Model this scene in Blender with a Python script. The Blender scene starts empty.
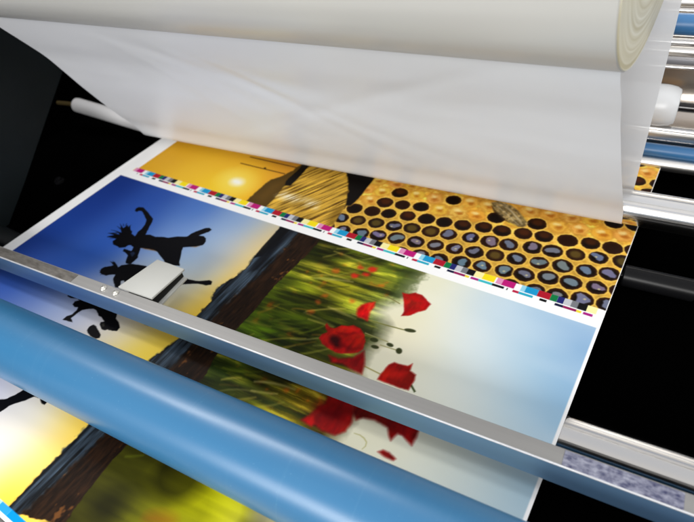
import bpy, bmesh, math, random
import numpy as np
from mathutils import Matrix, Vector
random.seed(7); rng = np.random.default_rng(7)

# ---------------------------------------------------------------- camera, world, lights, exposure
scene = bpy.context.scene
W, H, F = 694.0, 522.0, 550.23            # photo pixels and focal length in photo pixels
CAM_H = 0.5925
RX, ROLL, RZ = 0.83418898, -0.17582895, 0.60313142
SKEW = -0.07763648                        # the sheet lies a few degrees askew on the machine

def rx_(a): c, s = math.cos(a), math.sin(a); return np.array([[1,0,0],[0,c,-s],[0,s,c]])
def rz_(a): c, s = math.cos(a), math.sin(a); return np.array([[c,-s,0],[s,c,0],[0,0,1]])
RC = rz_(RZ) @ rx_(RX) @ rz_(ROLL)

cam_d = bpy.data.cameras.new('camera'); cam = bpy.data.objects.new('camera', cam_d)
scene.collection.objects.link(cam); scene.camera = cam
cam.matrix_world = Matrix.Translation((0, 0, CAM_H)) @ Matrix(RC.tolist()).to_4x4()
cam_d.sensor_fit = 'HORIZONTAL'; cam_d.sensor_width = 36; cam_d.lens = F / W * 36
cam_d.clip_start = 0.01; cam_d.clip_end = 50
cam_d.dof.use_dof = True; cam_d.dof.focus_distance = 0.72; cam_d.dof.aperture_fstop = 5.0

world = bpy.data.worlds.new('World'); scene.world = world; world.use_nodes = True
wn = world.node_tree; bg = wn.nodes['Background']; bg.inputs['Strength'].default_value = 0.62
_tc = wn.nodes.new('ShaderNodeTexCoord'); _sp = wn.nodes.new('ShaderNodeSeparateXYZ'); _mr = wn.nodes.new('ShaderNodeMapRange'); _rp = wn.nodes.new('ShaderNodeValToRGB')
_mr.inputs['From Min'].default_value = -1; _mr.inputs['From Max'].default_value = 1
wn.links.new(_tc.outputs['Generated'], _sp.inputs[0]); wn.links.new(_sp.outputs['Z'], _mr.inputs[0]); wn.links.new(_mr.outputs[0], _rp.inputs[0]); wn.links.new(_rp.outputs[0], bg.inputs['Color'])
_e = _rp.color_ramp.elements; _e[0].position = 0.0; _e[0].color = (.30, .29, .28, 1); _e[1].position = 1.0; _e[1].color = (.86, .88, .92, 1)
for _p, _c in ((.46, (.34, .33, .32)), (.52, (.78, .78, .80)), (.565, (.38, .41, .48)), (.60, (.95, .92, .86)), (.66, (1.1, 1.08, 1.04)), (.70, (.36, .38, .43)), (.74, (1.0, .96, .90)), (.80, (.50, .50, .50)), (.83, (1.15, 1.12, 1.06)), (.87, (.42, .48, .60)), (.91, (1.0, .98, .95))):
    _x = _rp.color_ramp.elements.new(_p); _x.color = (*_c, 1)

def area(name, loc, aim, sx, sy, power, col=(1, 1, 1)):
    d = bpy.data.lights.new(name, 'AREA'); d.shape = 'RECTANGLE'; d.size = sx; d.size_y = sy; d.energy = power; d.color = col
    o = bpy.data.objects.new(name, d); scene.collection.objects.link(o)
    o.location = loc; o.rotation_euler = (Vector(aim) - Vector(loc)).to_track_quat('-Z', 'Y').to_euler()
    return o
area('front_fill_light', (-0.6, -3.2, 1.7), (-0.4, 0.6, 0.2), 3.2, 1.4, 118, (1, 0.985, 0.96))  # soft frontal fill added to light the film, no real window
area('overhead_tube_light', (-1.5, 1.25, 2.3), (-0.7, 0.3, 0), 1.9, 0.14, 33, (1, 0.98, 0.96))
area('side_ceiling_light', (2.0, 0.0, 1.9), (-0.2, 0.4, 0), 0.3, 2.0, 14, (0.96, 0.98, 1))
scene.view_settings.view_transform = 'Standard'; scene.view_settings.look = 'None'
scene.view_settings.exposure = 0.85; scene.view_settings.gamma = 1.0

# ---------------------------------------------------------------- helpers
def ray(px, py): return RC @ np.array([(px - W/2)/F, -(py - H/2)/F, -1.0])
def at(px, py, z=0.0):
    d = ray(px, py); return np.array([0, 0, CAM_H]) + d * ((z - CAM_H)/d[2])
CS, SN = math.cos(SKEW), math.sin(SKEW)
def st(px, py):                            # photo point -> coordinates on the sheet, metres
    p = at(px, py); return (CS*p[0] + SN*p[1], -SN*p[0] + CS*p[1])
def world_of(s, t): return (CS*s - SN*t, SN*s + CS*t)
def ang(px, py): d = ray(px, py); return math.atan2(d[2], d[1])

def link(o, parent=None):
    scene.collection.objects.link(o)
    if parent is not None: o.parent = parent
    return o
def tag(o, label=None, cat=None, group=None, kind=None):
    if label: o['label'] = label
    if cat: o['category'] = cat
    if group: o['group'] = group
    if kind: o['kind'] = kind
    return o
def empty(name, loc=(0, 0, 0)):
    o = bpy.data.objects.new(name, None); o.location = loc; o.empty_display_size = 0.02
    return link(o)
def obj(name, bm, mat, parent=None, smooth=40):
    bmesh.ops.recalc_face_normals(bm, faces=bm.faces)
    me = bpy.data.meshes.new(name); bm.to_mesh(me); bm.free()
    me.materials.append(mat)
    if smooth:
        me.polygons.foreach_set('use_smooth', [True]*len(me.polygons))
        me.set_sharp_from_angle(angle=math.radians(smooth))
    o = bpy.data.objects.new(name, me)
    link(o, parent)
    if parent is not None: o.matrix_parent_inverse = Matrix.Translation(-Vector(parent.location))
    return o
def lathe_x(bm, prof, cy, cz, seg=64, bow=0.0, shear=0.0, tilt=0.0):
    """prof: (x, r) list; a body turned about an axis that runs along X"""
    rings = []
    x0, x1 = prof[0][0], prof[-1][0]
    for x, r in prof:
        u = (x - x0)/(x1 - x0)
        dz = bow*4*u*(1-u) + tilt*(x+1.05)
        ring = []
        for k in range(seg):
            a = 2*math.pi*k/seg
            y = cy + r*math.cos(a); z = cz + dz + r*math.sin(a)
            ring.append(bm.verts.new((x + shear*(y-cy), y, z)))
        rings.append(ring)
    for a, b in zip(rings, rings[1:]):
        for k in range(seg):
            bm.faces.new((a[k], a[(k+1) % seg], b[(k+1) % seg], b[k]))
    bm.faces.new(rings[0]); bm.faces.new(list(reversed(rings[-1])))
    return bm
def box(bm, x0, x1, y0, y1, z0, z1, bevel=0.0, seg=2):
    v = [bm.verts.new(p) for p in [(x0,y0,z0),(x1,y0,z0),(x1,y1,z0),(x0,y1,z0),(x0,y0,z1),(x1,y0,z1),(x1,y1,z1),(x0,y1,z1)]]
    fs = [bm.faces.new([v[i] for i in q]) for q in [(0,3,2,1),(4,5,6,7),(0,1,5,4),(1,2,6,5),(2,3,7,6),(3,0,4,7)]]
    if bevel:
        es = {e for f in fs for e in f.edges}
        bmesh.ops.bevel(bm, geom=list(es), offset=bevel, segments=seg, profile=0.5, affect='EDGES')
    return bm
def prism_x(bm, pts, x0, x1):
    a = [bm.verts.new((x0, y, z)) for y, z in pts]; b = [bm.verts.new((x1, y, z)) for y, z in pts]
    bm.faces.new(a); bm.faces.new(list(reversed(b)))
    n = len(pts)
    for i in range(n): bm.faces.new((a[i], b[i], b[(i+1) % n], a[(i+1) % n]))
    return bm
def lin(c):
    c = c/255.0
    return c/12.92 if c <= 0.04045 else ((c+0.055)/1.055)**2.4

# ---------------------------------------------------------------- materials
def mat(name, col, rough=0.5, metal=0.0, spec=0.5, noise=None, bump=None, aniso=0.0, coat=0.0, rvar=0.0, scuff=None):
    """noise=(scale vec, strength, second colour): mottles the colour; bump=(scale vec, distance)"""
    m = bpy.data.materials.new(name); m.use_nodes = True
    nt = m.node_tree; b = nt.nodes['Principled BSDF']
    b.inputs['Base Color'].default_value = (*col, 1); b.inputs['Roughness'].default_value = rough
    b.inputs['Metallic'].default_value = metal; b.inputs['Specular IOR Level'].default_value = spec
    b.inputs['Anisotropic'].default_value = aniso; b.inputs['Coat Weight'].default_value = coat
    tc = nt.nodes.new('ShaderNodeTexCoord')
    def nz(scale, detail=4):
        mp = nt.nodes.new('ShaderNodeMapping'); mp.inputs['Scale'].default_value = scale
        n = nt.nodes.new('ShaderNodeTexNoise'); n.inputs['Scale'].default_value = 1; n.inputs['Detail'].default_value = detail
        nt.links.new(tc.outputs['Object'], mp.inputs[0]); nt.links.new(mp.outputs[0], n.inputs['Vector'])
        return n.outputs['Fac']
    if noise:
        f = nz(noise[0]); r = nt.nodes.new('ShaderNodeValToRGB')
        r.color_ramp.elements[0].position = 0.5 - noise[1]; r.color_ramp.elements[1].position = 0.5 + noise[1]
        r.color_ramp.elements[0].color = (*noise[2], 1); r.color_ramp.elements[1].color = (*col, 1)
        nt.links.new(f, r.inputs[0]); nt.links.new(r.outputs[0], b.inputs['Base Color'])
    if scuff:                               # fine rub marks round the body, dust specks, broad smears
        src = b.inputs['Base Color'].links[0].from_socket
        for sc_, lo_, hi_, amt in (((260, 3, 3), .62, .78, .13), ((420, 420, 420), .70, .76, .7), ((3, 16, 16), .52, .75, .16)):
            f = nz(sc_, 3); q = nt.nodes.new('ShaderNodeMapRange'); q.inputs['From Min'].default_value = lo_; q.inputs['From Max'].default_value = hi_
            q.inputs['To Max'].default_value = amt; nt.links.new(f, q.inputs[0])
            mx = nt.nodes.new('ShaderNodeMix'); mx.data_type = 'RGBA'; mx.inputs[7].default_value = (*scuff, 1)
            nt.links.new(q.outputs[0], mx.inputs[0]); nt.links.new(src, mx.inputs[6]); src = mx.outputs[2]
        nt.links.new(src, b.inputs['Base Color'])
    if rvar:
        f = nz((9, 60, 60)); mr = nt.nodes.new('ShaderNodeMapRange')
        mr.inputs['To Min'].default_value = max(0.02, rough - rvar); mr.inputs['To Max'].default_value = rough + rvar
        nt.links.new(f, mr.inputs[0]); nt.links.new(mr.outputs[0], b.inputs['Roughness'])
    if bump:
        f = nz(bump[0]); bp = nt.nodes.new('ShaderNodeBump'); bp.inputs['Distance'].default_value = bump[1]; bp.inputs['Strength'].default_value = 0.6
        nt.links.new(f, bp.inputs['Height']); nt.links.new(bp.outputs[0], b.inputs['Normal'])
    return m

M = {}
M['black'] = mat('matt_black_bed', (0.0004, 0.0004, 0.0004), 0.7, spec=0.0)
M['plate'] = mat('dark_painted_plate', (0.006, 0.009, 0.0105), 0.55, spec=0.15, noise=((14, 14, 14), 0.25, (0.004, 0.0065, 0.0075)), bump=((300, 300, 300), 0.0004))
M['chrome'] = mat('polished_steel', (0.68, 0.67, 0.66), 0.18, 1.0, bump=((2, 900, 900), 0.00003), rvar=0.05)
M['chrome_soft'] = mat('satin_steel', (0.72, 0.70, 0.67), 0.36, 1.0, rvar=0.06)
M['alu'] = mat('brushed_aluminium', (0.31, 0.305, 0.295), 0.45, 0.6, noise=((3, 260, 260), 0.4, (0.26, 0.255, 0.25)), bump=((6, 900, 900), 0.00004), rvar=0.05)
M['lip'] = mat('edge_highlight', (0.75, 0.76, 0.78), 0.35, 0.3, noise=((40, 200, 200), .3, (.5, .5, .52)))  # pale colour stands in for the highlight along the rail's lip
M['alu_front'] = mat('blue_reflection_face', (0.13, 0.26, 0.50), 0.30, 0.55, noise=((1.4, 9, 9), .3, (0.17, 0.31, 0.46)), bump=((30, 60, 60), 0.0002), rvar=0.05)  # the blue roller's reflection is put into the face's base colour
M['alu_worn'] = mat('scuffed_aluminium', (0.40, 0.41, 0.50), 0.38, 0.7, noise=((150, 260, 260), 0.22, (0.06, 0.065, 0.14)), bump=((120, 160, 160), 0.0003))
M['alu_stain'] = mat('stained_aluminium', (0.24, 0.225, 0.205), 0.4, 0.7, noise=((60, 170, 170), 0.25, (0.10, 0.09, 0.08)), bump=((90, 160, 160), 0.0002))
M['blue'] = mat('blue_silicone', (0.026, 0.122, 0.245), 0.31, spec=0.40, noise=((2.0, 22, 22), 0.35, (0.021, 0.102, 0.212)), bump=((60, 60, 60), 0.00003), rvar=0.05, scuff=(0.10, 0.22, 0.33))
M['blue_rod'] = mat('blue_anodised', (0.03, 0.12, 0.27), 0.35, spec=0.5)
M['brass'] = mat('dull_brass', (0.30, 0.22, 0.09), 0.35, 0.9, rvar=0.1)
M['clamp'] = mat('pale_grey_plastic', (0.44, 0.44, 0.415), 0.45, spec=0.4, noise=((50, 50, 50), 0.2, (0.44, 0.44, 0.41)))
M['rubber'] = mat('black_rubber', (0.006, 0.006, 0.006), 0.6, spec=0.3)
M['screw'] = mat('pale_screw_metal', (0.74, 0.72, 0.66), 0.3, 0.7)
M['darkroller'] = mat('black_gloss_roller', (0.004, 0.004, 0.0045), 0.30, spec=0.14)
M['beige'] = mat('polished_cream_steel', (0.55, 0.49, 0.43), 0.22, 0.75, noise=((1.5, 3, 9), 0.25, (0.40, 0.35, 0.31)), bump=((6, 3, 9), 0.003))
M['graybar'] = mat('grey_painted_bar', (0.27, 0.27, 0.29), 0.4, 0.4)
M['tray'] = mat('grey_tray', (0.27, 0.26, 0.245), 0.5, 0.3, noise=((60, 60, 60), 0.3, (0.2, 0.19, 0.18)))
M['roll_white'] = mat('white_film_roll', (0.60, 0.61, 0.62), 0.32, spec=0.5)

def film_material(name, col, trans, transp, streak, alt=None):
    m = bpy.data.materials.new(name); m.use_nodes = True; nt = m.node_tree; L = nt.links.new
    b = nt.nodes['Principled BSDF']; out = nt.nodes['Material Output']
    tc = nt.nodes.new('ShaderNodeTexCoord'); mp = nt.nodes.new('ShaderNodeMapping'); mp.inputs['Scale'].default_value = streak
    n = nt.nodes.new('ShaderNodeTexNoise'); n.inputs['Scale'].default_value = 1; n.inputs['Detail'].default_value = 3; n.inputs['Roughness'].default_value = 0.45
    L(tc.outputs['Object'], mp.inputs[0]); L(mp.outputs[0], n.inputs['Vector'])
    r = nt.nodes.new('ShaderNodeValToRGB'); a = alt or tuple(c*0.93 for c in col)
    r.color_ramp.elements[0].position = 0.3; r.color_ramp.elements[1].position = 0.7
    r.color_ramp.elements[0].color = (*a, 1); r.color_ramp.elements[1].color = (*col, 1)
    L(n.outputs['Fac'], r.inputs[0]); L(r.outputs[0], b.inputs['Base Color'])
    b.inputs['Roughness'].default_value = 0.30; b.inputs['Specular IOR Level'].default_value = 0.5
    bp = nt.nodes.new('ShaderNodeBump'); bp.inputs['Distance'].default_value = 0.012; bp.inputs['Strength'].default_value = 0.5
    L(n.outputs['Fac'], bp.inputs['Height']); L(bp.outputs[0], b.inputs['Normal'])
    tl = nt.nodes.new('ShaderNodeBsdfTranslucent'); tl.inputs['Color'].default_value = (0.9, 0.9, 0.9, 1)
    tp = nt.nodes.new('ShaderNodeBsdfTransparent')
    m1 = nt.nodes.new('ShaderNodeMixShader'); m1.inputs[0].default_value = trans
    m2 = nt.nodes.new('ShaderNodeMixShader'); m2.inputs[0].default_value = transp
    L(b.outputs[0], m1.inputs[1]); L(tl.outputs[0], m1.inputs[2])
    L(m1.outputs[0], m2.inputs[1]); L(tp.outputs[0], m2.inputs[2]); L(m2.outputs[0], out.inputs['Surface'])
    return m
M['film'] = film_material('matt_laminating_film', (0.545, 0.555, 0.575), 0.04, 0.0, (1.6, 5, 5))
M['film_thin'] = film_material('thin_clear_film', (0.62, 0.63, 0.65), 0.3, 0.06, (10, 4, 4))
M['roll'] = film_material('wound_film', (0.465, 0.462, 0.44), 0.0, 0.0, (0.8, 7, 7))

def roll_end_material(cy, cz):
    m = bpy.data.materials.new('wound_film_edges'); m.use_nodes = True; nt = m.node_tree; L = nt.links.new
    b = nt.nodes['Principled BSDF']; g = nt.nodes.new('ShaderNodeNewGeometry')
    s = nt.nodes.new('ShaderNodeVectorMath'); s.operation = 'SUBTRACT'; s.inputs[1].default_value = (0, cy, cz)
    k = nt.nodes.new('ShaderNodeVectorMath'); k.operation = 'MULTIPLY'; k.inputs[1].default_value = (0, 1, 1)
    ln = nt.nodes.new('ShaderNodeVectorMath'); ln.operation = 'LENGTH'
    L(g.outputs['Position'], s.inputs[0]); L(s.outputs[0], k.inputs[0]); L(k.outputs[0], ln.inputs[0])
    n = nt.nodes.new('ShaderNodeTexNoise'); n.noise_dimensions = '1D'; n.inputs['Scale'].default_value = 220; n.inputs['Detail'].default_value = 5
    L(ln.outputs['Value'], n.inputs['W'])
    r = nt.nodes.new('ShaderNodeValToRGB'); r.color_ramp.elements[0].position = 0.33; r.color_ramp.elements[1].position = 0.66
    r.color_ramp.elements[0].color = (0.50, 0.45, 0.29, 1); r.color_ramp.elements[1].color = (0.70, 0.67, 0.54, 1)
    L(n.outputs['Fac'], r.inputs[0]); L(r.outputs[0], b.inputs['Base Color']); b.inputs['Roughness'].default_value = 0.4
    bp = nt.nodes.new('ShaderNodeBump'); bp.inputs['Distance'].default_value = 0.0004; L(n.outputs['Fac'], bp.inputs['Height']); L(bp.outputs[0], b.inputs['Normal'])
    return m

# ---------------------------------------------------------------- the setting: black bed, grey front table
BED = -0.034
tag(obj('machine_bed', box(bmesh.new(), -1.35, 1.2, -0.6, 0.985, BED-0.02, BED), M['black'], smooth=0), kind='structure')
tag(obj('machine_well', box(bmesh.new(), -1.6, 1.6, 0.99, 3.0, BED-0.4, BED-0.38), M['black'], smooth=0), kind='structure')
tag(obj('machine_side_wall', box(bmesh.new(), -1.42, -1.40, -0.6, 2.6, BED-0.4, 0.75), M['black'], smooth=0), kind='structure')
tag(obj('machine_rear_wall', box(bmesh.new(), -1.40, -0.55, 1.30, 1.32, BED-0.4, 0.75), M['black'], smooth=0), kind='structure')
tag(obj('front_table', box(bmesh.new(), -1.3, -0.30, -0.35, 0.025, BED, -0.012, 0.002), M['tray']), kind='structure')

# ---------------------------------------------------------------- the printed sheet: artwork held as colours on its own fine mesh
S0, S1, T0, T1 = -1.0322, -0.0335, -0.0305, 1.06
NS, NT = 1300, 1380
s = np.linspace(S0, S1, NS); t = np.linspace(T0, T1, NT)
SS, TT = np.meshgrid(s, t)                 # (NT, NS)
DS = s[1]-s[0]; DT = t[1]-t[0]
img = np.zeros((NT, NS, 3), np.float32)    # sRGB 0..255

def upsample(g):                           # bilinear to full grid
    gy, gx = g.shape[:2]
    yy = np.linspace(0, gy-1.001, NT); xx = np.linspace(0, gx-1.001, NS)
    y0 = yy.astype(int); x0 = xx.astype(int); fy = (yy-y0); fx = (xx-x0)
    fy = fy*fy*(3-2*fy); fx = fx*fx*(3-2*fx)
    if g.ndim == 3: fy_, fx_ = fy[:, None, None], fx[None, :, None]
    else: fy_, fx_ = fy[:, None], fx[None, :]
    a = g[y0][:, x0]; b = g[y0][:, x0+1]; c = g[y0+1][:, x0]; d = g[y0+1][:, x0+1]
    return (a*(1-fx_)+b*fx_)*(1-fy_) + (c*(1-fx_)+d*fx_)*fy_
def noise(ns, nt, octaves=3, seed=0):      # ns, nt: cells across the sheet
    r = np.random.default_rng(seed); out = 0; amp = 1; tot = 0
    for o in range(octaves):
        out = out + amp*upsample(r.random((int(nt*2**o)+2, int(ns*2**o)+2)))
        tot += amp; amp *= 0.55
    return out/tot
def field(pts, p=3.0, n=110, eps=0.012, smooth=3):   # smooth colour field through (px, py, (r, g, b)) points
    P = np.array([st(a, b) for a, b, _ in pts]); C = np.array([c for _, _, c in pts], float)
    gs = np.linspace(S0, S1, n); gt = np.linspace(T0, T1, n); A, B = np.meshgrid(gs, gt)
    d = np.sqrt((A[..., None]-P[:, 0])**2 + (B[..., None]-P[:, 1])**2 + eps**2)
    w = d**-p; w /= w.sum(-1, keepdims=True)
    g = w @ C
    for _ in range(smooth):                 # melt the control points into one smooth blend
        q = np.pad(g, ((2, 2), (2, 2), (0, 0)), 'edge'); g = sum(q[i:i+n, 2:2+n] for i in range(5))/5
        q = np.pad(g, ((2, 2), (2, 2), (0, 0)), 'edge'); g = sum(q[2:2+n, i:i+n] for i in range(5))/5
    yy = np.linspace(0, n-1.001, NT); xx = np.linspace(0, n-1.001, NS)
    y0 = yy.astype(int); x0 = xx.astype(int); fy = (yy-y0)[:, None, None]; fx = (xx-x0)[None, :, None]
    a = g[y0][:, x0]; b = g[y0][:, x0+1]; c = g[y0+1][:, x0]; e = g[y0+1][:, x0+1]
    return (a*(1-fx)+b*fx)*(1-fy) + (c*(1-fx)+e*fx)*fy
def poly_mask(pts, soft=0.0012, space='px', rough=0.0):
    P = np.array([st(*q) for q in pts]) if space == 'px' else np.array(pts)
    m = soft*2 + rough*2 + 0.002
    i0 = max(0, int((P[:, 1].min()-m-T0)/DT)); i1 = min(NT, int((P[:, 1].max()+m-T0)/DT)+2)
    j0 = max(0, int((P[:, 0].min()-m-S0)/DS)); j1 = min(NS, int((P[:, 0].max()+m-S0)/DS)+2)
    if i0 >= i1 or j0 >= j1: return None
    A = SS[i0:i1, j0:j1]; B = TT[i0:i1, j0:j1]
    dmin = np.full(A.shape, 1e9); ins = np.zeros(A.shape, bool)
    for k in range(len(P)):
        x0, y0 = P[k]; x1, y1 = P[(k+1) % len(P)]
        dx, dy = x1-x0, y1-y0; L = dx*dx+dy*dy+1e-12
        u = np.clip(((A-x0)*dx+(B-y0)*dy)/L, 0, 1)
        dmin = np.minimum(dmin, (A-x0-u*dx)**2+(B-y0-u*dy)**2)
        c = ((y0 > B) != (y1 > B)) & (A < (x1-x0)*(B-y0)/((y1-y0) if y1 != y0 else 1e-12)+x0)
        ins ^= c
    sd = np.sqrt(dmin)*np.where(ins, 1, -1)
    if rough: sd = sd + rough*2*(EDGE[i0:i1, j0:j1]-0.5)
    return (slice(i0, i1), slice(j0, j1)), np.clip(0.5+sd/soft, 0, 1)
EDGE = noise(160, 175, 2, 3)
def paint(pts, col, soft=0.0012, alpha=1.0, clip=None, space='px', rough=0.0):
    r = poly_mask(pts, soft, space, rough)
    if r is None: return
    sl, a = r; a = a*alpha
    if clip is not None: a = a*clip[sl]
    c = col[sl] if isinstance(col, np.ndarray) and col.ndim == 3 else np.array(col, float)
    img[sl] = img[sl]*(1-a[..., None]) + c*a[..., None]
def ellipse_px(cx, cy, rx, ry, rot=0, n=18):
    c, s_ = math.cos(rot), math.sin(rot)
    return [(cx+rx*math.cos(q)*c-ry*math.sin(q)*s_, cy+rx*math.cos(q)*s_+ry*math.sin(q)*c) for q in np.linspace(0, 2*math.pi, n, endpoint=False)]
def stroke_px(pts, w):
    L, R_ = [], []
    for i, p in enumerate(pts):
        a = pts[max(0, i-1)]; b = pts[min(len(pts)-1, i+1)]; dx, dy = b[0]-a[0], b[1]-a[1]; l = math.hypot(dx, dy)+1e-9
        ww = w[i] if isinstance(w, (list, tuple)) else w
        L.append((p[0]-dy/l*ww, p[1]+dx/l*ww)); R_.append((p[0]+dy/l*ww, p[1]-dx/l*ww))
    return L + R_[::-1]
def cr(ox, oy, k, pts): return [(ox+x/k, oy+y/k) for x, y in pts]

# panels
U_LO, WH_LO = 0.5697, 0.5351               # upper pictures start here; white gap from WH_LO to the bar
L_LO = -0.0185
panelL = np.clip(0.5+(SS+1.0035)/0.001, 0, 1)*np.clip(0.5+(-0.0375-SS)/0.001, 0, 1)*np.clip(0.5+(WH_LO-TT)/0.001, 0, 1)*np.clip(0.5+(TT-L_LO)/0.001, 0, 1)
panelU = np.clip(0.5+(SS+0.985)/0.001, 0, 1)*np.clip(0.5+(TT-U_LO)/0.001, 0, 1)*np.clip(0.5+(-0.0345-SS)/0.001, 0, 1)
WHITE = np.array([252, 252, 252.])

# --- lower picture, left: evening sky, jumping children
sky = field([
 (122,184,(26,52,125)),(95,205,(30,58,135)),(60,228,(32,66,148)),(25,245,(34,62,140)),(160,195,(42,78,160)),(200,208,(74,115,190)),
 (240,222,(128,160,208)),(262,232,(175,185,195)),(130,225,(48,86,170)),(100,250,(48,90,178)),(180,240,(110,145,205)),(215,245,(160,185,218)),
 (60,270,(46,88,178)),(225,262,(190,200,215)),(205,280,(195,208,218)),(190,262,(150,178,212)),(240,250,(200,195,185)),(250,262,(236,205,120)),(268,238,(228,190,110)),
 (238,272,(240,196,92)),(225,290,(243,198,70)),(206,302,(246,202,64)),(190,290,(226,222,205)),(190,318,(248,200,40)),(170,300,(225,225,220)),
 (15,280,(60,100,195)),(35,296,(110,138,205)),(60,308,(165,182,222)),(100,318,(205,208,228)),(130,325,(222,216,212)),(150,330,(235,220,170)),(172,330,(246,205,60)),(140,350,(248,212,40)),(120,340,(240,225,180)),
 (5,380,(188,192,214)),(40,400,(215,214,218)),(60,412,(232,224,200)),(80,408,(242,205,80)),(85,420,(248,198,48)),(20,440,(222,222,228)),(50,440,(238,226,190)),(62,440,(248,212,70)),(30,470,(240,216,140)),(15,490,(246,192,52)),
 (5,497,(247,186,40)),(-40,420,(200,200,215)),(-60,330,(90,120,200)),(-40,480,(225,222,215))], 3.5)
lum = sky.mean(-1, keepdims=True); lift = np.clip((lum-120)/90, 0, 1)
sky = lum + (sky-lum)*1.04; sky = sky + lift*np.array([10, 9, 8.]); wisps = noise(5, 26, 3, 81)[..., None]
sky = np.clip(sky, 0, 255)
img[:] = sky
# --- lower picture, right: blurred field and pale sky
pale = field([
 (440,285,(236,230,188)),(425,315,(238,232,192)),(410,350,(236,228,190)),(398,335,(238,226,180)),(455,300,(222,226,208)),(470,298,(196,213,220)),(500,310,(160,196,222)),
 (540,320,(132,176,212)),(575,330,(112,160,206)),(585,345,(104,152,202)),(480,330,(205,222,226)),(520,345,(170,204,226)),(470,370,(212,226,228)),(505,375,(190,214,228)),
 (540,370,(146,190,220)),(565,385,(116,168,212)),(550,420,(112,166,208)),(520,410,(168,204,224)),(460,400,(214,222,214)),(440,385,(222,226,208)),(400,405,(236,232,196)),
 (370,432,(240,234,196)),(390,440,(236,232,198)),(430,445,(222,224,200)),(460,450,(202,214,208)),(490,470,(180,198,200)),(515,478,(150,184,200)),(535,480,(122,166,198)),(450,470,(205,214,205)),
 (300,560,(236,220,120)),(260,520,(225,215,80)),(400,560,(220,222,210)),(500,560,(170,195,210))], 3.5)
cl_ = np.clip((noise(6, 14, 3, 82)-.42)*2.2, 0, 1)[..., None]
pale = 255-(255-pale)*(0.80-.22*cl_)
green = field([
 (330,255,(62,70,20)),(300,275,(92,102,30)),(345,290,(150,138,40)),(390,262,(60,72,28)),(400,280,(74,84,30)),(372,300,(120,124,56)),(330,325,(70,82,22)),(300,315,(86,100,26)),
 (280,330,(66,90,18)),(262,320,(96,120,24)),(350,340,(70,78,26)),(385,318,(150,160,130)),(320,275,(128,116,34)),(365,285,(168,150,50)),(240,370,(50,66,18)),(270,385,(84,84,24)),
 (300,395,(120,96,28)),(240,350,(34,44,14)),(330,400,(110,80,26)),(215,378,(40,46,16)),(150,470,(44,44,14)),(130,500,(70,72,14)),(170,490,(126,122,18)),(200,500,(170,170,22)),
 (232,505,(205,205,24)),(250,515,(215,210,90)),(180,515,(120,120,20)),(100,510,(60,58,14)),(90,520,(52,50,14)),(268,520,(200,190,150))], 3.5)
fine = noise(20, 300, 3, 11); mid = noise(12, 190, 3, 12); broad = noise(16, 60, 3, 13)
# the stalks fan out from the dark bank: shear the streaks a little
def sheared(a, k):
    out = np.empty_like(a)
    for j in range(NS):
        out[:, j] = np.roll(a[:, j], int(k*j*DS/DT))
    return out
fine = sheared(fine, 0.05); mid = sheared(mid, 0.12)
g2 = green*np.clip(0.95 + 1.9*(fine-.5) + 1.3*(mid-.5) - .2, .08, 2)[..., None]*np.array([.94, .97, .85])
hl = np.clip((fine-0.60)*7, 0, 1)*np.clip((broad-0.40)*4, 0, 1)
g2 = g2*(1-0.75*hl[..., None]) + np.array([206, 190, 74.])*0.75*hl[..., None]
dk = np.clip((0.44-mid)*7, 0, 1)*np.clip((0.60-broad)*6, 0, 1)
g2 = g2*(1-0.65*dk[..., None]) + np.array([24, 38, 12.])*0.65*dk[..., None]
orn = np.clip((noise(100, 110, 2, 17)-0.72)*9, 0, 1)*.8*np.clip((broad-0.45)*6, 0, 1)
g2 = g2*(1-0.7*orn[..., None]) + np.array([196, 84, 26.])*0.7*orn[..., None]
blurmask = np.clip((0.20-TT)/0.06, 0, 1)[..., None]          # the nearest part is out of focus in the picture
g2 = g2*(1-blurmask) + (green*(0.35+0.35*broad+.35*mid)[..., None])*blurmask
def blur(a, k):
    for _ in range(2):
        c = np.cumsum(np.pad(a, ((k+1, k), (0, 0), (0, 0)), 'edge'), 0); a = (c[2*k+1:]-c[:-2*k-1])/(2*k+1)
        c = np.cumsum(np.pad(a, ((0, 0), (k+1, k), (0, 0)), 'edge'), 1); a = (c[:, 2*k+1:]-c[:, :-2*k-1])/(2*k+1)
    return a
g2 = .35*g2 + .65*blur(g2, 4); _l = g2.mean(-1, keepdims=True); g2 = np.clip(_l+(g2-_l)*1.15, 0, 255)*1.12
clump = np.clip((noise(13, 15, 2, 71)-.5)*4+.5, 0, 1)[..., None]; g2 = g2*(.62+.62*clump)
# field boundary (soft) towards the pale sky
log_r = [(322,238),(307,255),(275,285),(252,313),(237,329),(216,355),(203,379),(165,410),(125,446),(100,475),(78,503),(64,525)]
log_l = [(283,224),(277,232),(266,247),(255,256),(246,268),(236,276),(222,284),(214,292),(211,301),(198,315),(180,338),(152,358),(120,385),(88,425),(66,448),(40,474),(15,500),(4,511)]
fieldR = [(432,262),(418,276),(408,284),(400,300),(388,303),(376,312),(386,326),(380,340),(366,352),(356,372),(360,398),(352,416),(330,440),(300,480),(278,520),(260,560)]
reg = log_l[:1] + [(285,222)] + [(450,262)]
m_right = poly_mask(log_r + [(90,560),(760,560),(700,300),(600,320),(330,230)], 0.0015)
sl, a = m_right; a = a[..., None]; img[sl] = img[sl]*(1-a) + pale[sl]*a
gm = poly_mask([(a_-12, b_-8) for a_, b_ in log_r] + [(30,560)] + fieldR[::-1] + [(440,215),(330,205)], 0.030, rough=0.002)
sl, a = gm; a = a[..., None]; img[sl] = img[sl]*(1-a) + g2[sl]*a
paint([(408,262),(428,266),(420,282),(404,298),(392,300),(396,280)], (64,78,34), 0.014, 0.6, rough=0.01)
paint([(318,338),(306,352),(330,366),(345,352)], (60,66,20), 0.012, 0.5)
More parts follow.
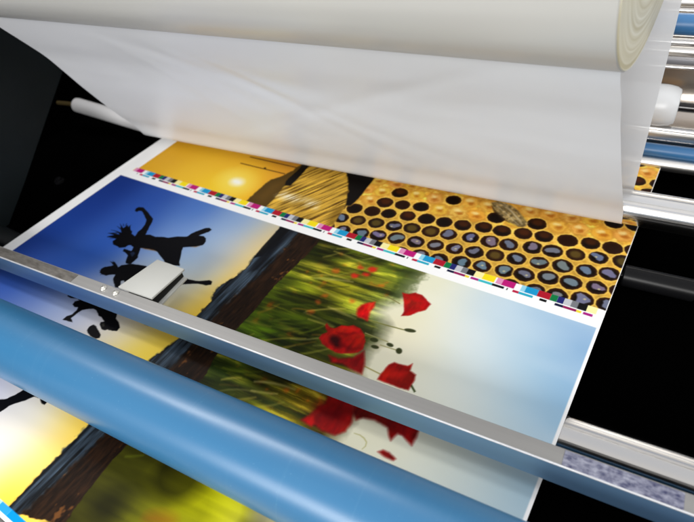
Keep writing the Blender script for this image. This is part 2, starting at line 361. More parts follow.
# single stalks and ears, bending out from the bank
fieldmask = np.zeros((NT, NS)); fieldmask[gm[0]] = gm[1]
rs = random.Random(5)
for i_ in range(120):
    j_ = rs.randrange(0, len(log_r)-4); u_ = rs.random()
    bx_ = log_r[j_][0]*(1-u_)+log_r[j_+1][0]*u_ + rs.uniform(-6, 70); by_ = log_r[j_][1]*(1-u_)+log_r[j_+1][1]*u_ + rs.uniform(-4, 26)
    ln_ = rs.uniform(14, 46); sl_ = rs.uniform(-.25, .42); cv_ = rs.uniform(-.25, .30)
    pp = [(bx_+ln_*q, by_+ln_*(sl_*q+cv_*q*q)) for q in (0, .25, .5, .75, 1)]
    cc = rs.choice([(176,164,54),(122,136,30),(206,190,84),(38,50,16),(30,40,14),(150,110,36),(92,112,26),(214,200,120)])
    wd = rs.uniform(.25, .8)
    paint(stroke_px(pp, [wd*.5, wd, wd, wd*.8, wd*.2]), cc, 0.005, rs.uniform(.3, .75), fieldmask)
# stems and seed heads
for P_, w_, c_ in [([(366,319.5),(385,325),(404,330)],0.55,(110,110,52)),([(352,314),(372,321)],0.5,(140,130,60)),([(383,294),(400,304)],0.5,(120,112,60)),
                  ([(365,333),(388,342)],0.5,(150,146,92)),([(380,345),(399,351)],0.5,(150,146,92)),([(364,366),(380,374)],0.6,(150,140,70)),([(354,433),(360,435),(364,438),(366.5,442),(365.5,446),(362,449)],[.3,.5,.6,.6,.5,.3],(186,180,112)),
                  ([(411,385),(415,392)],1.1,(46,60,24))]:
    paint(stroke_px(P_, w_), c_, 0.0015, 0.85)
for cx, cy, rx_2, ry_2, ro in [(410,330.6,6,1.8,.15),(374,340,4.2,2.2,.2),(375,347,4,1.8,.2),(390,345,3.6,1.9,.3),(399,351,3.2,3,.2)]:
    paint(ellipse_px(cx, cy, rx_2, ry_2, ro), (44,50,22), 0.002, 0.92)
# poppies
red = np.stack([186+42*(noise(60,80,3,21)-.5)*2, 16+26*(noise(40,60,2,22)-.3), 14+18*(noise(50,50,2,23)-.3)], -1)
petal = noise(180, 60, 3, 24); red = red*(0.72+0.45*petal)[..., None]
A_ = cr(300,240,4.34,[(445,230),(472,236),(500,230),(530,240),(548,258),(568,280),(545,305),(515,312),(480,328),(440,330),(452,310),(450,270)])
B_ = cr(300,240,4.34,[(245,320),(250,298),(268,283),(290,275),(325,270),(322,292),(304,312),(293,352),(270,340),(252,335)])
C_ = cr(300,240,4.34,[(82,425),(96,408),(118,400),(108,372),(116,362),(132,380),(150,384),(180,370),(205,374),(232,370),(262,384),(280,410),(283,440),(274,475),(250,490),(220,492),(180,494),(150,486),(118,468),(95,450)])
D_ = cr(200,260,2.89,[(372,275),(400,285),(440,283),(475,262),(476,300),(468,330),(440,318),(410,300),(380,296)])
E_ = cr(200,260,2.89,[(512,345),(526,325),(545,303),(562,296),(580,302),(600,306),(614,300),(608,320),(625,332),(618,352),(602,376),(585,372),(550,360)])
F_ = cr(200,260,2.89,[(372,385),(410,402),(441,414),(444,442),(438,470),(420,495),(390,506),(350,492),(322,470),(318,445),(340,425),(362,415)])
F2 = cr(200,260,2.89,[(292,462),(310,450),(326,448),(334,470),(322,482)])
G_ = cr(280,380,3.155,[(225,60),(300,88),(440,150),(430,180),(416,206),(400,192),(386,172),(372,168),(350,190),(342,172),(338,150),(318,138),(298,126),(262,120),(240,126),(228,100)])
H_ = cr(280,380,3.155,[(308,226),(325,220),(345,228),(366,248),(358,254),(330,242)])
I_ = cr(200,260,2.89,[(560,472),(600,478),(632,488),(620,502),(600,514),(575,500)])
for p, sf, k in [(D_,.004,.8),(A_,.0022,1),(B_,.004,1.12),(C_,.0022,.95),(E_,.0025,.85),(F_,.004,.85),(F2,.004,1.1),(G_,.004,.7),(H_,.003,.8),(I_,.004,.8)]:
    paint(p, red*k, sf*1.25, 1, rough=0.0006)
paint(cr(300,240,4.34,[(300,275),(320,275),(300,312),(292,300)]), (232,66,34), 0.004, 0.8)
for x, y, r in [(335,340,6.0),(337,345,4.0)]: paint(ellipse_px(x, y, r, r*.7, .2), (34,4,8), 0.008, 0.85)
paint(cr(300,240,4.34,[(160,400),(210,405),(255,395),(262,402),(210,416),(165,412)]), (120,4,10), 0.005, 0.7)
paint(cr(300,240,4.34,[(170,440),(230,470),(260,470),(225,484),(170,462)]), (110,4,8), 0.006, 0.7)
paint(cr(300,240,4.34,[(190,380),(240,380),(268,410),(240,398)]), (226,30,26), 0.006, 0.6)
paint(cr(300,240,4.34,[(455,240),(500,240),(540,270),(500,268)]), (206,14,16), 0.005, 0.6)
paint(cr(200,260,2.89,[(335,420),(400,420),(432,440),(400,470),(345,462)]), (84,2,8), 0.02, 0.75)
paint(cr(200,260,2.89,[(530,335),(560,318),(600,325),(580,345)]), (226,30,24), 0.008, 0.5)
for x, y, r in [(372.6,269.5,4.6),(355,276,4.0),(366,275,3.4),(336,271,4),(352,301,3.0),(311,312,3.2),(318,302,3),(325,296,3),(361,268,2.4),(300,375,3),(286,390,3)]:
    paint(ellipse_px(x, y, r, r*.62, .1, 10), (216,40 if x > 340 and y < 280 else 84,26), 0.006, 0.9 if y < 280 and x > 345 else 0.55, rough=0.002)
paint(ellipse_px(160, 519, 14, 5, .1), (150,44,10), 0.02, 0.45)
paint(ellipse_px(236, 506, 16, 7, .5), (228,226,40), 0.03, 0.6)
paint(ellipse_px(268, 519, 14, 5, .5), (228,222,196), 0.03, 0.8)
# dark bank between the two pictures
bank = poly_mask(log_l + log_r[::-1], 0.0016, rough=0.0016)
streakA = noise(230, 22, 3, 31); streakB = noise(300, 60, 3, 32); spots = noise(95, 75, 3, 33)
blueish = np.array([58, 72, 86.])*(0.25+1.25*np.clip((streakA-.28)*1.5,0,1))[..., None]
brown = np.array([34, 21, 12.])*(0.35+1.3*streakB)[..., None]
k = np.clip((spots-0.68)*8, 0, 1)[..., None]*.8; brown = brown*(1-k*.7)+np.array([150,92,42.])*k*.7
sl, a = bank; a = a[..., None]; img[sl] = img[sl]*(1-a)+brown[sl]*a
mid_l = [(300,232),(296,236),(278,256),(261,274),(240,291),(222,307),(213,318),(192,346),(170,368),(138,398),(108,430),(84,455),(58,480),(30,506),(20,515)]
paint(log_l + mid_l[::-1], blueish, 0.006, 0.95, rough=0.004)
paint([(283,224),(262,247),(253,258),(262,256),(292,228)], (8,9,12), 0.002, 0.9)
paint([(255,262),(248,272),(258,270),(280,246),(296,230),(290,228)], (14,16,22), 0.006, 0.7)
# figures
BK = np.array([7, 7, 11.])
f1 = cr(90,190,4.743,[(213,100),(218,88),(232,81),(252,83),(262,92),(280,112),(299,138),(292,158),(270,198),(264,212),(285,212),(310,222),(340,222),(372,227),(410,221),(462,220),(480,208),(505,195),(548,180),(566,180),(577,188),(560,200),(530,210),(515,216),(538,219),(550,230),(548,246),(535,260),(505,268),(470,270),(442,272),(434,290),(430,318),(424,336),(426,360),(395,356),(358,345),(340,320),(322,296),(305,286),(272,280),(240,276),(232,298),(226,322),(212,336),(192,352),(170,348),(172,328),(180,310),(168,298),(156,290),(162,280),(178,284),(196,290),(207,272),(196,262),(180,264),(168,272),(140,274),(124,264),(110,258),(107,244),(124,232),(108,227),(80,224),(96,218),(118,216),(90,206),(112,206),(140,212),(128,198),(150,202),(145,182),(148,168),(158,182),(166,176),(178,166),(182,178),(192,172),(192,190),(200,196),(198,208),(214,220),(226,200),(245,186),(262,162),(268,142),(256,118),(246,100),(232,100),(222,106)])
f1b = cr(90,190,4.743,[(400,418),(430,416),(460,420),(500,430),(530,431),(566,426),(580,434),(574,449),(550,451),(510,444),(470,444),(425,447)])
f2 = cr(90,190,4.743,[(46,392),(52,374),(72,364),(100,362),(112,356),(98,342),(116,342),(128,354),(134,366),(150,356),(200,350),(265,360),(300,390),(260,470),(180,470),(160,430),(148,432),(140,462),(120,462),(108,424),(120,402),(100,402),(78,406),(58,400)])
f2b = cr(60,270,5.783,[(45,150),(60,120),(200,120),(330,230),(333,250),(322,280),(340,305),(347,332),(330,352),(300,352),(276,344),(258,350),(240,342),(230,318),(236,302),(256,298),(240,272),(222,264),(214,236),(196,226),(170,224),(128,232),(96,252),(78,268),(62,278),(72,302),(44,296),(18,286),(38,268),(70,256),(96,232),(104,216),(84,214),(72,198),(86,182),(112,176),(100,166),(62,162)])
f2c = cr(60,270,5.783,[(156,350),(160,338),(170,327),(182,321),(194,317),(203,321),(210,326),(214,334),(219,343),(226,352),(229,362),(234,374),(228,392),(205,398),(180,386),(164,366)])
f2d = cr(60,270,5.783,[(486,300),(520,305),(558,326),(520,326),(490,316)])
arm = cr(0,360,5.783,[(-60,236),(-20,232),(40,224),(90,200),(150,164),(200,160),(300,200),(250,230),(200,210),(150,232),(95,248),(50,268),(20,290),(-40,320),(-70,300)])
foot = cr(0,360,5.783,[(228,206),(272,222),(272,246),(258,260),(240,250),(232,232)])
for p in (f1, f1b, f2, f2b, f2c, f2d, arm, foot): paint(p, BK, 0.0016, rough=0.0008)
for x0_, y0_, x1_, y1_ in [(150,175,142,160),(160,172,158,160),(170,170,176,158),(185,175,196,166),(130,205,84,206),(125,215,82,222),(120,228,92,232),(135,200,100,190),(110,350,96,338),(120,352,108,336),(60,385,44,382),(62,395,48,404),(145,186,128,172)]:
    paint(stroke_px(cr(90,190,4.743,[(x0_,y0_),((x0_+x1_)/2,(y0_+y1_)/2-1),(x1_,y1_)]), [.6,.3,.1]), BK, 0.0018, .65)
paint(cr(90,190,4.743,[(240,274),(300,282),(318,292),(300,288),(262,282)]), (150,96,30), 0.003, 0.6)
paint(cr(90,190,4.743,[(480,270),(520,266),(500,272)]), (170,100,20), 0.003, 0.6)
paint(cr(60,270,5.783,[(205,250),(214,270),(216,262)]), (220,222,230), 0.002, 0.4)
paint(cr(60,270,5.783,[(240,312),(256,306),(258,324),(246,330)]), (120,116,96), 0.002, 0.4)
paint(cr(90,190,4.743,[(190,300),(205,292),(215,300),(200,318)]), (74,112,180), 0.002, 0.3)
lower = img.copy()

# --- upper pictures
upp = field([(165,140,(206,150,30)),(150,158,(228,172,44)),(180,150,(224,168,38)),(200,172,(243,194,52)),(220,185,(250,206,40)),(235,182,(255,226,70)),(250,180,(252,204,50)),
             (270,190,(240,168,50)),(290,180,(230,155,52)),(250,200,(246,188,38)),(240,160,(232,176,48)),(280,165,(222,156,44)),(300,160,(190,134,40)),(210,150,(226,174,44)),(300,150,(120,80,20)),(200,110,(150,100,16)),(300,110,(120,80,16))], 3.5)
img[:] = upp
paint(ellipse_px(236, 182, 15, 10, .1), (255,236,120), 0.05, 0.7)
paint(ellipse_px(237, 182, 6.5, 3.6, .0), (255,255,244), 0.016, 1)
for P_ in ([(240.5,163.2),(262,168.5),(285,174)],[(250,157),(272,162),(298,168)]):
    paint(stroke_px(P_, 0.45), (70,44,20), 0.0018, 0.9)
paint(ellipse_px(265, 168.3, 1.2, 0.9), (50,34,20), 0.0015)
paint(cr(230,130,4.34,[(60,325),(90,290),(120,262),(150,236),(182,214),(215,204),(250,188),(275,176),(310,150),(360,100),(420,100),(340,200),(240,260),(145,345)]), (84,62,22), 0.003, 1, rough=0.002)
paint(cr(230,130,4.34,[(110,290),(180,235),(240,220),(200,270),(140,320)]), (110,80,30), 0.02, 0.5)
paint(cr(230,130,4.34,[(236,240),(246,218),(300,170),(330,130),(372,96),(420,120),(352,152),(300,205),(262,242)]), (20,17,14), 0.002, 1, rough=0.001)
straw_p = cr(230,130,4.34,[(145,345),(190,300),(236,243),(264,242),(300,206),(355,145),(400,90),(520,120),(513,195),(517,262),(506,325),(470,380),(440,425),(200,400)])
stf = noise(330, 30, 3, 41); stf2 = noise(120, 16, 2, 42)
def shear_s(a, k):
    out = np.empty_like(a)
    for i in range(NT): out[i] = np.roll(a[i], int(k*(i*DT)/DS))
    return out
stf = shear_s(stf, 0.55); stf2 = shear_s(stf2, 0.55)
straw = np.array([210, 166, 62.])*(0.35+0.95*stf+.25*stf2)[..., None]
k = np.clip((0.40-stf)*9, 0, 1)[..., None]; straw = straw*(1-.7*k)+np.array([80,48,12.])*.7*k
paint(straw_p, straw, 0.002, rough=0.001)
hb = np.clip((stf-.40)*5, 0, 1)
rr = poly_mask(cr(230,130,4.34,[(205,280),(240,268),(300,290),(380,316),(372,338),(300,318),(215,292)]), 0.02)
sl, a = rr; a = (a*hb[sl])[..., None]; img[sl] = img[sl]*(1-a)+np.array([250,246,226.])*a
paint(cr(230,130,4.34,[(420,395),(455,340),(505,325),(470,390),(440,425)]), (120,88,24), 0.012, 0.6)
paint(cr(230,130,4.34,[(505,170),(440,80),(760,120),(645,190),(560,300),(524,330),(500,332),(515,262)]), (17,13,12), 0.003, rough=0.0015)
# honeycomb
comb_p = cr(230,130,4.34,[(440,425),(470,380),(503,330),(524,331),(560,298),(645,190),(720,90)]) + [(420,60),(700,80),(690,360),(600,340)]
wax = noise(34, 36, 4, 51); wax2 = noise(130, 140, 3, 52)
comb = np.array([236, 178, 66.])*(0.60+0.55*wax+.30*wax2)[..., None] + np.array([10,26,30.])*np.clip((wax2-.5)*4,0,1)[...,None]
comb = np.clip(comb, 0, 250)
lowband = np.clip((0.68-TT)/0.06, 0, 1)[..., None]
comb = comb*(1-lowband) + np.array([222,172,66.])*(0.70+.45*wax2)[..., None]*lowband
paint(comb_p, comb, 0.003, rough=0.001)
cm = poly_mask(comb_p, 0.004); cmask = np.zeros((NT, NS)); cmask[cm[0]] = cm[1]
a1 = np.array([0.0318, 0.0053]); b1 = np.array([0.0102, 0.0321]); o1 = np.array([-0.3638, 0.5879])
open_extra = [st(*q) for q in cr(340,170,4.34,[(245,112),(190,143),(268,155),(347,168),(476,150),(605,132),(210,190),(290,203),(372,215),(455,230),(60,172),(75,220),(10,212)])] + \
             [st(*q) for q in cr(460,190,3.856,[(133,120),(88,152),(163,163),(240,180),(315,195),(398,210),(437,180),(478,228),(432,258),(515,275),(595,292),(600,138),(680,118),(285,150),(40,186),(115,200),(195,215),(272,228),(350,243),(630,255)])]
closed_hint = 0
for n_ in range(-3, 15):
    for m_ in range(-14, 24):
        c = o1 + m_*a1 + n_*b1
        if not (-0.60 < c[0] < -0.01 and 0.555 < c[1] < 1.08): continue
        r0 = random.random
        base_open = n_ <= 2 - (0 if c[0] > -0.42 else 0)
        near = any((c[0]-q[0])**2 + (c[1]-q[1])**2 < 0.0145**2 for q in open_extra)
        deep = c[1] > 0.80 and r0() < 0.45
        isopen = base_open or near or deep
        jit = (np.array([r0(), r0()])-.5)*0.0038; c = c + jit
        R0 = 0.0149*(0.90+.11*r0())
        if isopen:
            hexp = [(c[0]+R0*math.cos(q)*1.05*(0.95+.1*r0()), c[1]+R0*math.sin(q)*(0.95+.1*r0())) for q in np.linspace(0.4, 0.4+2*math.pi, 12, endpoint=False)]
            rim = [(c[0]+(x-c[0])*1.12, c[1]+(y-c[1])*1.12) for x, y in hexp]
            paint(rim, (250,208,96), 0.003, 0.85, cmask, 'st')
            paint(hexp, (50,24,8), 0.0018, 1, cmask, 'st')
            inner = [(c[0]+(x-c[0])*.78, c[1]-.0006+(y-c[1])*.75) for x, y in hexp]
            paint(inner, (14,8,6) if r0() < .6 else (34,14,5), 0.004, 0.9, cmask, 'st')
            if n_ >= 2 or not base_open:
                if r0() < .5: paint([(c[0]+(x-c[0])*.6, c[1]+.003+(y-c[1])*.5) for x, y in hexp], (92,42,12), 0.006, 0.6, cmask, 'st')
            elif r0() < (0.92 if n_ < 1 else 0.72):
                gl = 0.58+0.2*r0(); ox, oy = (r0()-.5)*.003, .0012+(r0()-.5)*.002
                ph1, ph2, e1, e2 = r0()*6.3, r0()*6.3, .12+.16*r0(), .05+.12*r0()
                gp = []
                for iv, (x, y) in enumerate(hexp):
                    kk = gl*(.85+e1*math.cos(2*math.pi*iv/12*2+ph1)+e2*math.cos(2*math.pi*iv/12*3+ph2))
                    gp.append((c[0]+ox+(x-c[0])*kk, c[1]+oy+(y-c[1])*kk*.9))
                paint(gp, (104+30*r0(),112+26*r0(),132+26*r0()), 0.0022, 0.9, cmask, 'st')
                if r0() < .5:
                    e = (c[0]+(r0()-.5)*.008, c[1]+(r0()-.5)*.006)
                    paint([(e[0]-.0022,e[1]-.001),(e[0]+.001,e[1]-.0018),(e[0]+.0024,e[1]+.001),(e[0]-.0004,e[1]+.0018)], (206,196,150), 0.0015, 0.8, cmask, 'st')
            else:
                paint([(c[0]+(x-c[0])*.6, c[1]+(y-c[1])*.6) for x, y in hexp], (112,92,36), 0.005, 0.7, cmask, 'st')
        else:
            hexp = [(c[0]+R0*1.05*math.cos(q), c[1]+R0*1.0*math.sin(q)) for q in np.linspace(0.4, 0.4+2*math.pi, 9, endpoint=False)]
            paint([(c[0]+(x-c[0])*1.18, c[1]+(y-c[1])*1.18) for x, y in hexp], (176,104,26), 0.005, 0.5, cmask, 'st', rough=.004)
            paint(hexp, (236+14*r0(),176+30*r0(),64+30*r0()), 0.006, 0.8, cmask, 'st', rough=.004)
            paint([(c[0]+.002+R0*.42*math.cos(q), c[1]-.003+R0*.36*math.sin(q)) for q in np.linspace(0, 6.28, 8, endpoint=False)], (166,88,18), 0.006, 0.7, cmask, 'st', rough=.003)
            paint([(c[0]-.003+R0*.4*math.cos(q), c[1]+.004+R0*.3*math.sin(q)) for q in np.linspace(0, 6.28, 8, endpoint=False)], (255,236,160), 0.005, 0.75, cmask, 'st', rough=.003)
# a bee's pale wings on the comb
bee = cr(460,190,3.856,[(120,48),(150,42),(190,55),(225,80),(262,128),(250,144),(225,142),(190,125),(150,95),(128,72)])
bp_ = noise(200, 220, 2, 61)
paint(bee, np.array([150,128,84.])*(0.35+1.2*bp_)[..., None], 0.004, 0.92, cmask)
paint(cr(460,190,3.856,[(122,60),(150,95),(190,126),(160,112),(130,84)]), (48,34,18), 0.003, 0.8, cmask)
for q in ([(150,50),(200,84),(240,132)],[(140,60),(180,92),(225,135)],[(170,52),(215,100),(235,120)]):
    paint(stroke_px(cr(460,190,3.856,q), .5), (216,204,170), 0.003, 0.45, cmask)
upper = img.copy()

img[:] = WHITE
img = img*(1-panelL[..., None]) + lower*panelL[..., None]
img = img*(1-panelU[..., None]) + upper*panelU[..., None]
# --- printers' colour bars
PER = 0.1612; S_REF = -0.9629               # end of a magenta patch
big = [(-.115,-.03,(246,226,170)),(-.17,-.115,(250,240,170)) ,(.055,.095,(150,214,238)),(.095,.205,(28,152,206)),(.205,.315,(176,26,44)),(.315,.375,(16,120,66)),(.375,.43,(36,40,110)),
       (.43,.49,(196,198,204)),(.49,.545,(120,122,128)),(.545,.62,(18,18,20)),(.70,.815,(250,226,30)),(.62,.70,(252,242,170)),(.83,.885,(226,150,190)),(.885,1.0,(190,28,120))]
big = [b for b in big if b[0] >= 0]
small = [(0,.055,(190,30,70)),(.055,.18,(40,170,200)),(.24,.30,(18,18,20)),(.37,.44,(20,24,60)),(.44,.55,(150,30,90)),(.55,.59,(240,220,60)),(.605,.68,(170,30,130)),(.68,.81,(60,190,200)),(.81,.92,(20,22,30)),(.945,.955,(40,40,40))]
def bars(t0, t1, q0, q1, ref, lo, hi):
    for c in range(-2, 9):
        b0 = ref + c*PER
        for a, b, col in big:
            x0, x1 = b0+a*PER, b0+b*PER
            if x0 < lo or x1 > hi: continue
            paint([(x0,t0),(x1,t0),(x1,t1),(x0,t1)], col, 0.0009, space='st')
        for a, b, col in small:
            x0, x1 = b0+a*PER, b0+b*PER
            if x0 < lo or x1 > hi: continue
            paint([(x0,q0),(x1,q0),(x1,q1),(x0,q1)], col, 0.0009, space='st')
paint([(-1.002,0.5577),(-0.037,0.5577),(-0.037,U_LO),(-1.002,U_LO)], WHITE, 0.0008, space='st')
bars(0.5577, U_LO+.0004, 0.5512, 0.5558, S_REF, -0.992, -0.038)
paint([(-.992,.5577),(-.9629-.028,.5577),(-.9629-.028,U_LO),(-.992,U_LO)], (252,242,120), 0.001, space='st')
# bar along the near edge of the lower picture
for x0, x1, col in [(-.60,-.566,(160,205,240)),(-.566,-.546,(40,150,225)),(-.546,-.516,(0,140,216)),(-.516,-.49,(210,30,50)),(-.49,-.462,(20,120,70)),(-.462,-.44,(40,40,110)),(-.42,-.38,(20,20,20)),
                    (-.34,-.30,(250,226,30)),(-.29,-.25,(200,30,120)),(-.24,-.20,(28,152,206)),(-.18,-.14,(180,26,44)),(-.70,-.66,(250,226,30)),(-.65,-.62,(200,30,120)),(-.80,-.76,(28,152,206)),(-.9,-.86,(20,120,70))]:
    paint([(x0,-.0262),(x1,-.0262),(x1,-.0178),(x0,-.0178)], col, 0.0009, space='st')
img = np.clip(img, 0, 255)
c01 = img/255.0
lin_img = np.where(c01 <= 0.04045, c01/12.92, ((c01+0.055)/1.055)**2.4)*PAPER_GAIN if 'PAPER_GAIN' in globals() else np.where(c01 <= 0.04045, c01/12.92, ((c01+0.055)/1.055)**2.4)*0.80

# mesh of the sheet
Xw = CS*SS - SN*TT; Yw = SN*SS + CS*TT
Zw = 0.00045*np.sin(SS*9+1.0)*np.cos(TT*7) + 0.0003*np.sin(SS*3.1-TT*5)
co = np.stack([Xw, Yw, Zw], -1).reshape(-1, 3).astype(np.float32)
idx = np.arange(NS*NT).reshape(NT, NS)
quads = np.stack([idx[:-1, :-1], idx[:-1, 1:], idx[1:, 1:], idx[1:, :-1]], -1).reshape(-1, 4)
me = bpy.data.meshes.new('printed_sheet')
me.vertices.add(len(co)); me.vertices.foreach_set('co', co.ravel())
me.loops.add(quads.size); me.loops.foreach_set('vertex_index', quads.ravel().astype(np.int32))
me.polygons.add(len(quads)); me.polygons.foreach_set('loop_start', np.arange(0, quads.size, 4, dtype=np.int32))
me.update(calc_edges=True)
me.polygons.foreach_set('use_smooth', np.ones(len(quads), bool))
ca = me.color_attributes.new('print', 'FLOAT_COLOR', 'POINT')
ca.data.foreach_set('color', np.concatenate([lin_img.reshape(-1, 3), np.ones((len(co), 1))], 1).astype(np.float32).ravel())
pm = bpy.data.materials.new('printed_paper'); pm.use_nodes = True; nt = pm.node_tree; pb = nt.nodes['Principled BSDF']
at_ = nt.nodes.new('ShaderNodeAttribute'); at_.attribute_name = 'print'; nt.links.new(at_.outputs['Color'], pb.inputs['Base Color'])
pb.inputs['Roughness'].default_value = 0.5; pb.inputs['Specular IOR Level'].default_value = 0.06
me.materials.append(pm)
sheet = link(bpy.data.objects.new('printed_sheet', me))
tag(sheet, 'wide glossy print of poppies, honeycomb, sunset and jumping silhouettes lying under the rail', 'print')

# ---------------------------------------------------------------- front blue roller
def cyl_between(top, bot, gap):            # silhouette angles (radians, negative) and clearance above z = 0
    mid_, half = (top+bot)/2, (top-bot)/2
    d = (CAM_H-gap)/(math.sin(-mid_)+math.sin(half))
    return d*math.cos(mid_), CAM_H + d*math.sin(mid_), d*math.sin(half)
cy, cz, r = cyl_between(math.radians(-66.7), math.radians(-76.25), 0.02)
br = empty('blue_roller', (-0.4, cy, cz)); tag(br, 'thick blue rubber roller lying across the print nearest the viewer', 'roller')
prof = [(-1.16, r-.003), (-1.157, r)] + [(x, r) for x in np.linspace(-1.1, .62, 24)] + [(.667, r), (.67, r-.003)]
obj('roller_sleeve', lathe_x(bmesh.new(), prof, cy, cz, 128), M['blue'], br)
obj('roller_shaft', lathe_x(bmesh.new(), [(-1.24, .012), (.75, .012)], cy, cz, 32), M['chrome'], br)

# ---------------------------------------------------------------- guide rail with clamp
RZT = 0.055
yb = (CAM_H-RZT)/math.tan(math.radians(59.45)); yf = (CAM_H-RZT)/math.tan(math.radians(61.1)); zb = CAM_H - yf*math.tan(math.radians(62.7))
rail = empty('guide_rail', (-0.4, yf, RZT)); tag(rail, 'long grey aluminium bar with a pale clamp bridging the print', 'rail')
KF = .0215; yl = yf - .364*KF                      # the front face slopes out towards the blue roller
obj('rail_bar', prism_x(bmesh.new(), [(yf+.0012, RZT-.0006), (yf+.0018, RZT), (yb-.0006, RZT), (yb, RZT-.0006), (yb, RZT-KF), (yl+.0014, RZT-KF), ], -1.15, .6), M['alu'], rail, 25)
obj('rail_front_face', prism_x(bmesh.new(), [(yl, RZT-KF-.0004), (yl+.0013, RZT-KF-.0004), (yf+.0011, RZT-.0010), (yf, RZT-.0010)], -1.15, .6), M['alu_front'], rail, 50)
obj('rail_edge', prism_x(bmesh.new(), [(yf-.0002, RZT-.0009), (yf+.0011, RZT-.0009), (yf+.0016, RZT+.0004), (yf+.0008, RZT+.0006), (yf-.0001, RZT+.0001)], -1.15, .6), M['lip'], rail, 60)
def sleeve(name, x0, x1, m, lab, z1=.0006):
    o = obj(name, box(bmesh.new(), x0, x1, yf+.0018, yb-.0015, RZT-.001, RZT+z1, 0.0003, 1), m, rail); o['label'] = lab
sleeve('scuffed_strip', 0.004, 0.110, M['alu_worn'], 'mottled blue grey scuffed patch at the right of the rail')
sleeve('stained_strip', -1.14, -0.722, M['alu_stain'], 'dark stained stretch at the left of the rail')
def screw(px, py):
    p = at(px, py, RZT); bm = bmesh.new()
    ring = []
    for z, r_ in [(0, .0052), (.0012, .0052), (.0030, .0036), (.0036, .0018)]:
        ring.append([bm.verts.new((p[0]+r_*math.cos(2*math.pi*k/20), p[1]+r_*math.sin(2*math.pi*k/20), RZT+z)) for k in range(20)])
    for a, b in zip(ring, ring[1:]):
        for k in range(20): bm.faces.new((a[k], a[(k+1) % 20], b[(k+1) % 20], b[k]))
    bm.faces.new(ring[-1]); bm.faces.new(ring[0])
    sc_ = obj('screw', bm, M['screw'], rail)
    bm = bmesh.new(); box(bm, p[0]-.0016, p[0]+.0016, p[1]-.0004, p[1]+.0004, RZT+.0034, RZT+.0038)
    g = obj('screw_slot', bm, M['rubber'], sc_, 0)
    g.matrix_parent_inverse = Matrix.Identity(4); g.matrix_world = Matrix.Identity(4)
for q in ((103.5, 288.5), (115.5, 293.3)): screw(*q)
def clamp_prism(name, z0, z1, m, grow=0.0, px=((157.5,259.6),(184.5,269),(151.5,298.5),(118,287)), bev=.001):
    P = [at(x, y, RZT+.004)[:2] for x, y in px]; c = sum(P)/4
    P = [c + (p-c)*(1+grow) for p in P]
    bm = bmesh.new(); a = [bm.verts.new((p[0], p[1], z0)) for p in P]; b = [bm.verts.new((p[0], p[1], z1)) for p in P]
    bm.faces.new(a); bm.faces.new(b)
    for i in range(4): bm.faces.new((a[i], a[(i+1) % 4], b[(i+1) % 4], b[i]))
    if bev: bmesh.ops.bevel(bm, geom=list(bm.edges), offset=bev, segments=3, profile=.5, affect='EDGES')
    return obj(name, bm, m, rail)
clamp_prism('clamp_plate', RZT+.0008, RZT+.0048, M['clamp'])
pad_px = ((160,261.5),(186.5,272.0),(165,299.5),(131,288))
def block(name, y0, z0, z1, x0, x1, m): return obj(name, box(bmesh.new(), x0, x1, y0, .384, z0, z1, .0008, 2), m, rail)
ylo = yb+.002
block('clamp_pad', ylo, RZT-.014, RZT+.0006, -.618, -.568, M['rubber'])
block('clamp_lip', ylo, RZT-.0185, RZT-.0145, -.616, -.563, M['clamp'])

# ---------------------------------------------------------------- roller under the sheet, and a roller reflection built as a cylinder
def lower_roller(r_, top_deg):
    zc = -r_-.0035; a = math.radians(-top_deg)
    lo, hi = .05, 2.0
    for _ in range(60):
        y = (lo+hi)/2; D = math.hypot(y, zc-CAM_H); up = math.atan2(zc-CAM_H, y)+math.asin(r_/D)
        if up < -a*1.0 if False else up < math.radians(-top_deg): lo = y
        else: hi = y
    return y, zc
r_ = .030; y_, z_ = lower_roller(r_, 56.3)
sr = empty('steel_roller', (-.4, y_, z_)); tag(sr, 'shiny steel roller beneath the print, showing just behind the grey rail', 'roller')
obj('roller_tube', lathe_x(bmesh.new(), [(-1.125, r_-.002), (-1.123, r_)]+[(x, r_) for x in np.linspace(-1.1, .58, 12)]+[(.598, r_), (.6, r_-.002)], y_, z_, 96), mat('dull_chrome', (.50, .49, .48), .13, 1.0, bump=((2, 500, 500), .00006), rvar=.05), sr)
obj('roller_shaft', lathe_x(bmesh.new(), [(-1.2, .01), (.68, .01)], y_, z_, 24), M['chrome_soft'], sr)
bb = empty('roller_reflection', (.07, .665, BED+.018)); tag(bb, 'dim reflection of a roller in the glossy black, modelled as a cylinder right of the print', 'roller')  # a roller's reflection in the glossy black, built as a solid cylinder
obj('roller_tube', lathe_x(bmesh.new(), [(.020, .014), (.022, .016), (.112, .016), (.114, .014)], .665, BED+.018, 48), M['darkroller'], bb)
obj('roller_shaft', lathe_x(bmesh.new(), [(.0, .005), (.135, .005)], .665, BED+.018, 24), M['darkroller'], bb)

